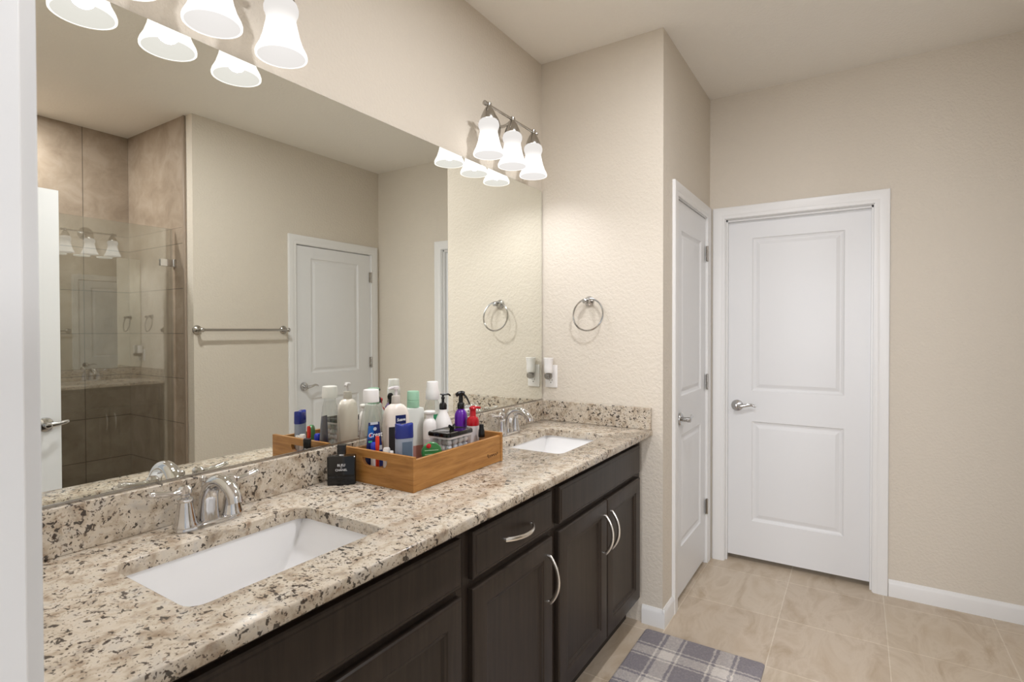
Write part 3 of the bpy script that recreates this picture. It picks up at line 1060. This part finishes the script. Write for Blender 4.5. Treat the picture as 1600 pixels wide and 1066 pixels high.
# ------------------------------------------------------------------ wooden tray
TX0, TX1, TY0, TY1 = 1.141, 1.600, -.336, -.046
tr = thing('wooden_tray', 'honey brown wooden tray box with cut-out handles holding toiletries on the worktop', 'tray', (TX0, TY0, ZK + .0005))
lw, ld_ = TX1 - TX0, TY1 - TY0
tt, hh, hs = .012, .101, .092
bm = nb(); box(bm, tt, lw - tt, .0135, ld_ - .0135, .001, .008); obj('bottom', bm, M['tray'], tr)
for x0 in (0, lw - tt):
    bm = nb()
    outer = [(0, 0), (ld_, 0), (ld_, hh), (0, hh)]
    cy_, zt_, zb_, hw_ = ld_ / 2 + .012, .078, .053, .053
    slot = [(cy_ - hw_, zt_), (cy_ + hw_, zt_)]
    for i in range(9):
        a_ = i / 8 * PI / 2
        slot.append((cy_ + hw_ - .022 + .022 * math.cos(a_), zb_ + .022 - .022 * math.sin(a_)))
    for i in range(9):
        a_ = PI / 2 + i / 8 * PI / 2
        slot.append((cy_ - hw_ + .022 + .022 * math.cos(a_), zb_ + .022 - .022 * math.sin(a_)))
    es = {}
    for xx in (x0, x0 + tt):
        vo = [bm.verts.new((xx, y, z)) for y, z in outer]
        vi = [bm.verts.new((xx, y, z)) for y, z in slot]
        ee = [bm.edges.new((q[i], q[(i + 1) % len(q)])) for q in (vo, vi) for i in range(len(q))]
        bmesh.ops.triangle_fill(bm, use_beauty=True, use_dissolve=False, edges=ee)
        es[xx] = (vo, vi)
    for k in (0, 1):
        a_, b_ = es[x0][k], es[x0 + tt][k]
        for i in range(len(a_)):
            j = (i + 1) % len(a_)
            bm.faces.new((a_[i], a_[j], b_[j], b_[i]))
    obj('end_panel', bm, M['tray'], tr, ang=30)
for y0 in (.0015, ld_ - .0015 - tt):
    bm = nb(); box(bm, tt + .0002, lw - tt - .0002, y0, y0 + tt, .0, hs); sd = obj('side_panel', bm, M['tray'], tr, bevel=.0012)
    if y0 < .1:
        bm = nb()
        pts = []
        for i in range(60):
            s = i / 59
            pts.append((lw - tt - .080 + .062 * s, y0 - .0004, .030 + .0045 * math.sin(s * 34) * (1 - .4 * s) + (.004 if i in (2, 3, 4, 30, 31, 32, 56, 57) else 0)))
        tube(bm, spline(pts, 2), .0011, 6, flat=(1, .3))
        obj('burned_mark', bm, M['burn'], sd)

ZT0 = ZK + .009
def bottle_rings(prof, n=2.6, seg=48):
    """prof: (half width, half depth, z[, exponent])"""
    return [[(x, y, p[2]) for x, y in sup(p[0], p[1], p[3] if len(p) > 3 else n, seg)] for p in prof]

def interp(prof, z):
    for p, q in zip(prof, prof[1:]):
        if p[2] <= z <= q[2] and q[2] > p[2]:
            s = (z - p[2]) / (q[2] - p[2])
            n0 = p[3] if len(p) > 3 else 2.6
            n1 = q[3] if len(q) > 3 else 2.6
            return p[0] + (q[0] - p[0]) * s, p[1] + (q[1] - p[1]) * s, n0 + (n1 - n0) * s
    p = prof[-1]
    return p[0], p[1], p[3] if len(p) > 3 else 2.6

def patch(prof, z0, z1, xl, xr, off=.0006, nz=10, nx=10):
    """label following the bottle's front (-y); xl/xr functions of s in 0..1"""
    bm = nb()
    def pt(x, z, o):
        a, b, n = interp(prof, z)
        return (x, -b * max(0, 1 - min(1, abs(x / a)) ** n) ** (1 / n) - o, z)
    grid = []
    for j in range(nz + 1):
        s = j / nz
        z = z0 + (z1 - z0) * s
        grid.append([pt(xl(s) + (xr(s) - xl(s)) * i / nx, z, off) for i in range(nx + 1)])
    fr = [[bm.verts.new(p) for p in r] for r in grid]
    bk = [[bm.verts.new((p[0], p[1] + off * .9, p[2])) for p in r] for r in grid]
    for j in range(nz):
        for i in range(nx):
            bm.faces.new((fr[j][i], fr[j][i + 1], fr[j + 1][i + 1], fr[j + 1][i]))
            bm.faces.new((bk[j][i + 1], bk[j][i], bk[j + 1][i], bk[j + 1][i + 1]))
    return bm

ROT = math.radians(-20)
# 1 mouthwash bottle
mw = thing('mouthwash_bottle', 'clear mouthwash bottle with white screw cap and blue label in the wooden tray', 'bottle', (1.199, -.104, ZT0), ROT)
pf = [(.036, .022, 0, 3.2), (.041, .026, .003, 3.2), (.0425, .027, .02, 3.2), (.0400, .026, .08, 3.2), (.0345, .0240, .14, 2.8), (.0300, .0225, .175, 2.5), (.0275, .0225, .190, 2.2), (.0255, .0225, .202, 2.1), (.0205, .0200, .213, 2), (.0190, .0190, .220, 2), (.0190, .0190, .2295, 2)]
bm = nb(); loft(bm, bottle_rings(pf)); obj('bottle', bm, M['clearpl'], mw)
bm = nb(); lathe(bm, [(.0250, .2300), (.0255, .232), (.0245, .262), (.0235, .268), (.020, .2695)], seg=36); obj('cap', bm, M['wplastic'], mw)
bm = patch(pf, .028, .168, lambda s: -.033 + .0155 * s, lambda s: .033 - .0155 * s); lb = obj('label', bm, M['navy'], mw, ang=60); lb['label'] = 'blue front label'
bm = patch(pf, .118, .158, lambda s: -.0225 + .0045 * s, lambda s: -.002, .0009); obj('label_panel', bm, M['blue'], lb, ang=60)
bm = patch(pf, .161, .1685, lambda s: -.0125, lambda s: .0125, .0011); obj('label_band', bm, M['silver'], lb, ang=60)
bm = patch(pf, .080, .094, lambda s: .004, lambda s: .0255, .0010); obj('label_band', bm, M['silver'], lb, ang=60)
bm = nb(); lathe(bm, [(.0055, 0), (.0055, .0004)], (.002, -.0246, .1475), (0, -1, 0), 20); obj('badge', bm, M['silver'], lb)
text('lettering', 'Crest', .0195, (.002, -.0262, .129), (1, 0, .10), (0, 0, 1), M['whiteink'], lb, shear=.12, bold=.0003)
bm = nb(); tube(bm, [(-.0165, -.0266, .125), (-.0145, -.0268, .129), (-.0115, -.0268, .131)], [.001, .0028, .001], 8, flat=(1, .3)); obj('swoosh', bm, M['redink'], lb)
bm = patch(pf, .106, .112, lambda s: -.020, lambda s: -.008, .0010); obj('label_band', bm, M['greenink'], lb, ang=60)

# 2 lotion pump bottle
lo_ = thing('lotion_bottle', 'pearl white lotion pump bottle with navy logo, between mouthwash and green-capped bottle', 'bottle', (1.290, -.122, ZT0), ROT)
pf = [(.036, .022, 0, 2.8), (.041, .026, .003, 2.8), (.0425, .027, .02, 2.8), (.0435, .027, .10, 2.8), (.0440, .027, .160, 2.8), (.0420, .0265, .182, 2.7), (.0360, .025, .200, 2.5), (.0260, .0215, .210, 2.3), (.0150, .015, .2155, 2), (.0130, .013, .2165, 2)]
bm = nb(); loft(bm, bottle_rings(pf)); obj('bottle', bm, M['cream'], lo_)
bm = nb(); lathe(bm, [(.0145, .2155), (.0150, .217), (.0140, .238), (.0125, .2415), (.0065, .2425)], seg=28); obj('collar', bm, M['beige'], lo_)
bm = nb(); lathe(bm, [(.0052, .2425), (.0052, .262), (.0098, .2625), (.0105, .266), (.0100, .271), (.006, .273)], seg=24)
tube(bm, spline([(0, 0, .267), (-.014, .002, .267), (-.024, .004, .263)], 5), [.0052, .0048, .004], 10)
obj('pump_head', bm, M['frostw'], lo_)
bm = patch(pf, .151, .180, lambda s: -.014, lambda s: .023); lb = obj('logo_patch', bm, M['navy'], lo_, ang=60)
text('lettering', 'Suave', .0135, (.0045, -.0285, .1655), (1, 0, .08), (0, 0, 1), M['whiteink'], lb, shear=.15, bold=.0003, sx=.95)
bm = patch(pf, .024, .144, lambda s: -.035, lambda s: .022); obj('label', bm, M['ink'], lo_, ang=60)

# 3 bottle with green cap
gc = thing('toner_bottle', 'frosted rectangular bottle with mint green cap, right of the pearl lotion bottle', 'bottle', (1.392, -.103, ZT0), ROT)
pf = [(.031, .019, 0, 5), (.034, .022, .003, 5), (.0345, .0225, .05, 5), (.0345, .0225, .180, 5), (.033, .021, .187, 4.5), (.0205, .0175, .189, 3), (.018, .017, .1892, 2)]
bm = nb(); loft(bm, bottle_rings(pf)); bt = obj('bottle', bm, M['frost'], gc)
bm = patch(pf, .004, .060, lambda s: -.030, lambda s: .030, .0004); obj('liquid_band', bm, M['frostpink'], gc, ang=60)
bm = nb(); lathe(bm, [(.0205, .1893), (.0210, .191), (.0212, .212), (.0200, .213), (.0200, .2145), (.0210, .2155), (.0205, .243), (.0190, .2455), (.015, .246)], seg=36); obj('cap', bm, M['mint'], gc)

# 4 clear bottle with tall white cap
cb = thing('clear_bottle', 'clear round-shouldered bottle with tall white cap at the rear of the tray', 'bottle', (1.494, -.102, ZT0), ROT)
pf = [(.027, .025, 0, 2), (.0300, .0285, .004, 2), (.0305, .029, .05, 2), (.0305, .029, .155, 2), (.0295, .028, .172, 2), (.0255, .0245, .190, 2), (.0200, .0195, .203, 2), (.0190, .0190, .2055, 2)]
bm = nb(); loft(bm, bottle_rings(pf)); obj('bottle', bm, M['clearpl'], cb)
bm = patch(pf, .060, .130, lambda s: -.022, lambda s: .022); lb = obj('label', bm, M['purple'], cb, ang=60)
bm = patch(pf, .130, .155, lambda s: -.020, lambda s: .020); obj('label_panel', bm, M['greenink'], cb, ang=60)
bm = nb(); lathe(bm, [(.0235, .206), (.0245, .208), (.0242, .235), (.0210, .250), (.0205, .268), (.0190, .2705), (.014, .271)], seg=36); obj('cap', bm, M['wplastic'], cb)

# 5 small white foam bottle
fo = thing('small_white_bottle', 'small white round-shouldered bottle with flat flange top behind the black-lidded box', 'bottle', (1.408, -.164, ZT0), 0)
bm = nb(); lathe(bm, [(.019, 0), (.0215, .003), (.0225, .03), (.0225, .085)], seg=32); obj('clear_base', bm, M['frostw'], fo)
bm = nb(); lathe(bm, [(.0226, .0853), (.0228, .125), (.0215, .140), (.0165, .150), (.0130, .154), (.0125, .166), (.0170, .170), (.0195, .173), (.0195, .178), (.017, .180)], seg=32); obj('shoulder_cap', bm, M['wplastic'], fo)

# 6 round white bottle with black pump
rb = thing('round_pump_bottle', 'bulbous white bottle with black pump head behind the black-lidded box', 'bottle', (1.474, -.168, ZT0), 0)
bm = nb(); lathe(bm, [(.024, 0), (.027, .004), (.0285, .04), (.0310, .080), (.0335, .104), (.0325, .120), (.0280, .137), (.0215, .152), (.0155, .165), (.0130, .173), (.0125, .177)], seg=36); obj('bottle', bm, M['wplastic'], rb)
bm = nb(); lathe(bm, [(.0125, .1773), (.0130, .179), (.0130, .192), (.0105, .199), (.0060, .202), (.0048, .203), (.0048, .2135), (.0066, .2145), (.0066, .219), (.0040, .222), (.0040, .227), (.0055, .229), (.0035, .232)], seg=22)
tube(bm, spline([(0, 0, .229), (.010, -.006, .2295), (.019, -.011, .2285), (.024, -.014, .223)], 5), [.0036, .0032, .003, .0024], 10)
tube(bm, [(0, 0, .229), (-.009, .005, .231)], [.003, .002], 8)
obj('pump_head', bm, M['black'], rb)

# 7 purple spray bottle
ps = thing('spray_bottle', 'small purple spray bottle with black trigger head in the tray', 'bottle', (1.558, -.182, ZT0), math.radians(-60))
bm = nb(); lathe(bm, [(.0205, 0), (.0228, .003), (.0232, .03), (.0232, .140), (.0220, .152), (.0175, .162), (.0125, .167), (.0120, .170)], seg=32); obj('bottle', bm, M['purple'], ps)
bm = nb(); lathe(bm, [(.0120, .1702), (.0132, .172), (.0132, .188), (.0105, .192), (.0080, .194), (.0085, .210), (.007, .214)], seg=22)
tube(bm, spline([(.014, 0, .226), (.004, 0, .227), (-.008, 0, .224), (-.018, 0, .219)], 5), [.0055, .0085, .0085, .006], 10)
tube(bm, [(0, 0, .205), (0, 0, .224)], [.0075, .008], 10)
tube(bm, spline([(.010, 0, .222), (.020, 0, .212), (.028, 0, .196), (.032, 0, .186)], 5), [.0045, .0036, .0032, .0026], 8)
obj('trigger_head', bm, M['black'], ps)
bm = nb(); box(bm, -.010, .006, -.0236, -.0231, .098, .102); obj('label_mark', bm, M['lilac'], ps)

# 8 red-topped foam pump
rp = thing('foam_pump_bottle', 'pale bottle with red pump top at the end of the tray by the far sink', 'bottle', (1.553, -.240, ZT0), 0)
bm = nb(); lathe(bm, [(.0185, 0), (.0210, .003), (.0215, .03), (.0215, .1155)], seg=30); obj('bottle', bm, M['frostw'], rp)
bm = nb(); lathe(bm, [(.0216, .1158), (.0220, .118), (.0215, .134), (.0185, .143), (.0120, .147), (.0110, .149), (.0108, .170), (.0125, .172), (.0130, .178), (.010, .182)], seg=30)
tube(bm, spline([(-.012, .003, .178), (0, 0, .179), (.016, -.009, .178), (.026, -.014, .176)], 5), [.0050, .0065, .0045, .0035], 10)
obj('pump_head', bm, M['red'], rp)

# 9 little black-capped bottle
bc = thing('nail_polish_bottle', 'little bottle with tall black cap beside the red pump top in the tray', 'bottle', (1.540, -.287, ZT0), 0)
bm = nb(); lathe(bm, [(.0125, 0), (.0135, .002), (.0135, .068), (.011, .078), (.0085, .081)], seg=24); obj('bottle', bm, M['clearpl'], bc)
bm = nb(); lathe(bm, [(.0115, .0815), (.0118, .083), (.0105, .105), (.0085, .110), (.0080, .124), (.006, .126)], seg=24); obj('cap', bm, M['black'], bc)

# 10 clear box with black lid
bx_ = thing('storage_box', 'clear plastic storage box with black snap lid in the tray', 'box', (1.393, -.268, ZT0), math.radians(0))
bw2, bd2 = .130, .092
bm = nb()
loft(bm, [[(x, y, z) for x, y in rrect(w_, d_, .012, 4)] for w_, d_, z in ((.110, .076, 0), (.114, .080, .003), (.124, .086, .1135))])
obj('body', bm, M['boxpl'], bx_)
bm = nb()
loft(bm, [[(x, y, z) for x, y in rrect(w_, d_, .012, 4)] for w_, d_, z in ((.127, .089, .108), (.127, .089, .1138))], False, False)
obj('gasket', bm, M['frostw'], bx_)
bm = nb()
loft(bm, [[(x, y, z) for x, y in rrect(w_, d_, .012, 4)] for w_, d_, z in ((.128, .090, .114), (bw2 + .002, bd2 + .002, .1155), (bw2 + .002, bd2 + .002, .1245), (bw2 - .004, bd2 - .004, .128), (bw2 - .016, bd2 - .016, .128), (bw2 - .020, bd2 - .020, .1265))])
obj('lid', bm, M['blackgloss'], bx_, ang=30)
cp = nb()
for i in range(80):
    px, py, pz = -.042 + .028 * (i % 4), -.027 + .018 * ((i // 4) % 4), .013 + .0195 * (i // 16)
    lathe(cp, [(.002, -.010), (.008, -.008), (.0105, 0), (.008, .008), (.002, .010)], (px + random.uniform(-.003, .003), py + random.uniform(-.002, .002), pz), (random.random() - .5, random.random() - .5, 1), 10)
setp(obj('cotton_swabs', cp, M['cotton'], None, loc=(1.393, -.268, ZT0 + .004)), 'white cotton tips heaped inside the clear black-lidded box', 'cotton', kind='stuff')
hc = nb()
for s in (-1, 1):
    pts = spline([(0, 0, .004), (s * .007, 0, .010), (s * .013, .001, .013), (s * .014, .001, .008), (s * .006, 0, .003)], 5)
    tube(hc, pts, [.0022, .0028, .0026, .0024, .002], 8)
lathe(hc, [(.0035, -.004), (.0045, 0), (.0035, .004)], (0, 0, .005), (1, 0, 0), 12)
box(hc, -.010, .010, -.002, .002, 0, .0025)
setp(obj('hair_clip', hc, M['black'], None, loc=(1.412, -.258, ZT0 + .1268)), 'small black bow-shaped hair clip lying on the black box lid', 'hair clip')

# 11 deodorant
do_ = thing('deodorant_stick', 'grey-blue deodorant stick with navy cap near the front of the tray', 'deodorant', (1.192, -.252, ZT0), math.radians(-30))
pf = [(.0250, .0125, 0, 3.2), (.0265, .0140, .003, 3.2), (.0265, .0142, .132, 3.2)]
pf2 = [(.0266, .0143, .1323, 3.2), (.0275, .0150, .135, 3.2), (.0270, .0148, .165, 3.2)]
bm = nb(); loft(bm, bottle_rings(pf)); obj('case', bm, M['grey'], do_)
bm = nb()
R = bottle_rings(pf2)
def dome(k, zc):
    return [(x * k, y * k, zc + .006 * (x / .027) ** 2) for x, y in sup(.0270, .0148, 3.2, 48)]
loft(bm, R + [dome(1, .168), dome(.96, .1705), dome(.80, .1705), dome(.4, .1700)])
obj('cap', bm, M['royal'], do_)
bm = patch(pf, .030, .122, lambda s: -.010, lambda s: .021); obj('label', bm, M['slate'], do_, ang=60)

# 12 red stick, 13 blue tube, 14 white pots
ps_ = nb(); lathe(ps_, [(.0045, 0), (.0055, .002), (.0055, .095), (.0062, .097), (.0062, .128), (.0048, .133), (.002, .134)], seg=18)
setp(obj('red_marker', ps_, M['pen'], None, loc=(1.164, -.168, ZT0)), 'thin red stick standing just inside the handle slot of the tray', 'stick')
bt_ = thing('blue_tube', 'small white tube with shiny blue cap behind the red stick in the tray', 'tube', (1.177, -.140, ZT0), 0)
bm = nb(); lathe(bm, [(.009, 0), (.0105, .002), (.0105, .085)], seg=22); obj('body', bm, M['wplastic'], bt_)
bm = nb(); lathe(bm, [(.0107, .0852), (.0112, .087), (.0108, .104), (.008, .109), (.002, .110)], seg=22); obj('cap', bm, M['inkblue'], bt_)
for nm, lab, p, hgt, r in (('cream_jar', 'small white jar between the red stick and the deodorant', (1.166, -.205, ZT0), .102, .0105), ('lip_balm', 'tiny white capped tube just left of the deodorant, against the tray end', (1.163, -.229, ZT0), .096, .006)):
    j = thing(nm, lab, 'jar' if nm == 'cream_jar' else 'tube', p)
    bm = nb(); lathe(bm, [(r * .9, 0), (r, .002), (r, hgt * .72)], seg=22); obj('body', bm, M['frostw'], j)
    bm = nb(); lathe(bm, [(r * 1.04, hgt * .722), (r * 1.08, hgt * .74), (r * 1.05, hgt * .96), (r * .8, hgt)], seg=22); obj('lid', bm, M['wplastic'], j)

# 15 green round pack with red spot, teal roll
gd_ = thing('floss_pack', 'round green dental floss pack with red spot leaning against the clear box', 'floss', (1.266, -.296, ZT0), math.radians(-38))
bm = nb(); lathe(bm, [(.029, 0), (.031, .002), (.031, .012), (.029, .014)], (0, .010, .080), (0, -1, 0), 36); obj('case', bm, M['green'], gd_)
bm = nb()
for z in (.062, .074, .086):
    box(bm, -.022, .020, -.0045, -.0041, z, z + .002)
obj('print', bm, M['palegreen'], gd_)
bm = nb(); box(bm, -.020, .020, -.003, .012, 0, .0485); obj('stand', bm, M['frostw'], gd_)
bm = nb(); lathe(bm, [(.0075, 0), (.0075, .0009), (.005, .002)], (-.010, -.0040, .101), (0, -1, 0), 18); obj('spot', bm, M['redink'], gd_)
tl_ = nb(); lathe(tl_, [(.010, -.016), (.012, -.015), (.012, .015), (.010, .016)], (0, 0, 0), (1, .2, 0), 22)
setp(obj('teal_roll', tl_, M['teal'], None, loc=(1.310, -.302, ZT0 + .0125)), 'small teal roll lying between the floss pack and the clear box', 'roll')
# 16 black comb standing behind the green-capped bottle
cm = nb()
box(cm, -.011, .011, -.002, .002, 0, .15)
lathe(cm, [(.008, -.003), (.013, -.002), (.013, .002), (.008, .003)], (0, 0, .212), (0, 1, 0), 20)
tube(cm, [(0, 0, .14), (0, 0, .205)], .005, 8)
for i in range(12):
    tube(cm, [(0, -.002, .15 + i * .0055), (.004 * (-1) ** i, -.007, .151 + i * .0055)], .001, 5)
setp(obj('hair_brush', cm, M['black'], None, loc=(1.440, -.066, ZT0)), 'slim black hair brush at the back of the tray, behind the green-capped bottle', 'brush')

# ------------------------------------------------------------------ perfume bottle
pb = thing('perfume_bottle', 'square black perfume bottle with black cap against the end of the wooden tray', 'perfume', (1.097, -.087, ZK + .0005), math.radians(-47))
bm = nb()
rr = lambda w_, d_, z: [(x, y, z) for x, y in rrect(w_, d_, .004, 4)]
loft(bm, [rr(.070, .024, 0), rr(.073, .027, .002), rr(.074, .028, .076), rr(.071, .025, .0785)])
obj('flacon', bm, M['blackgloss'], pb)
bm = nb(); loft(bm, [rr(.016, .014, .0787), rr(.016, .014, .083)]); obj('neck', bm, M['chrome'], pb)
bm = nb(); loft(bm, [rr(.022, .020, .0832), rr(.0225, .0205, .0845), rr(.0225, .0205, .107), rr(.021, .019, .1085)]); obj('cap', bm, M['black'], pb)
for s_, z, sz in (('BLEU', .0545, .0092), ('DE', .0475, .0036), ('CHANEL', .0415, .0080)):
    text('lettering', s_, sz, (0, -.0142, z), (1, 0, 0), (0, 0, 1), M['whiteink'], pb)
pb.scale = (1.12, 1.12, 1.10)
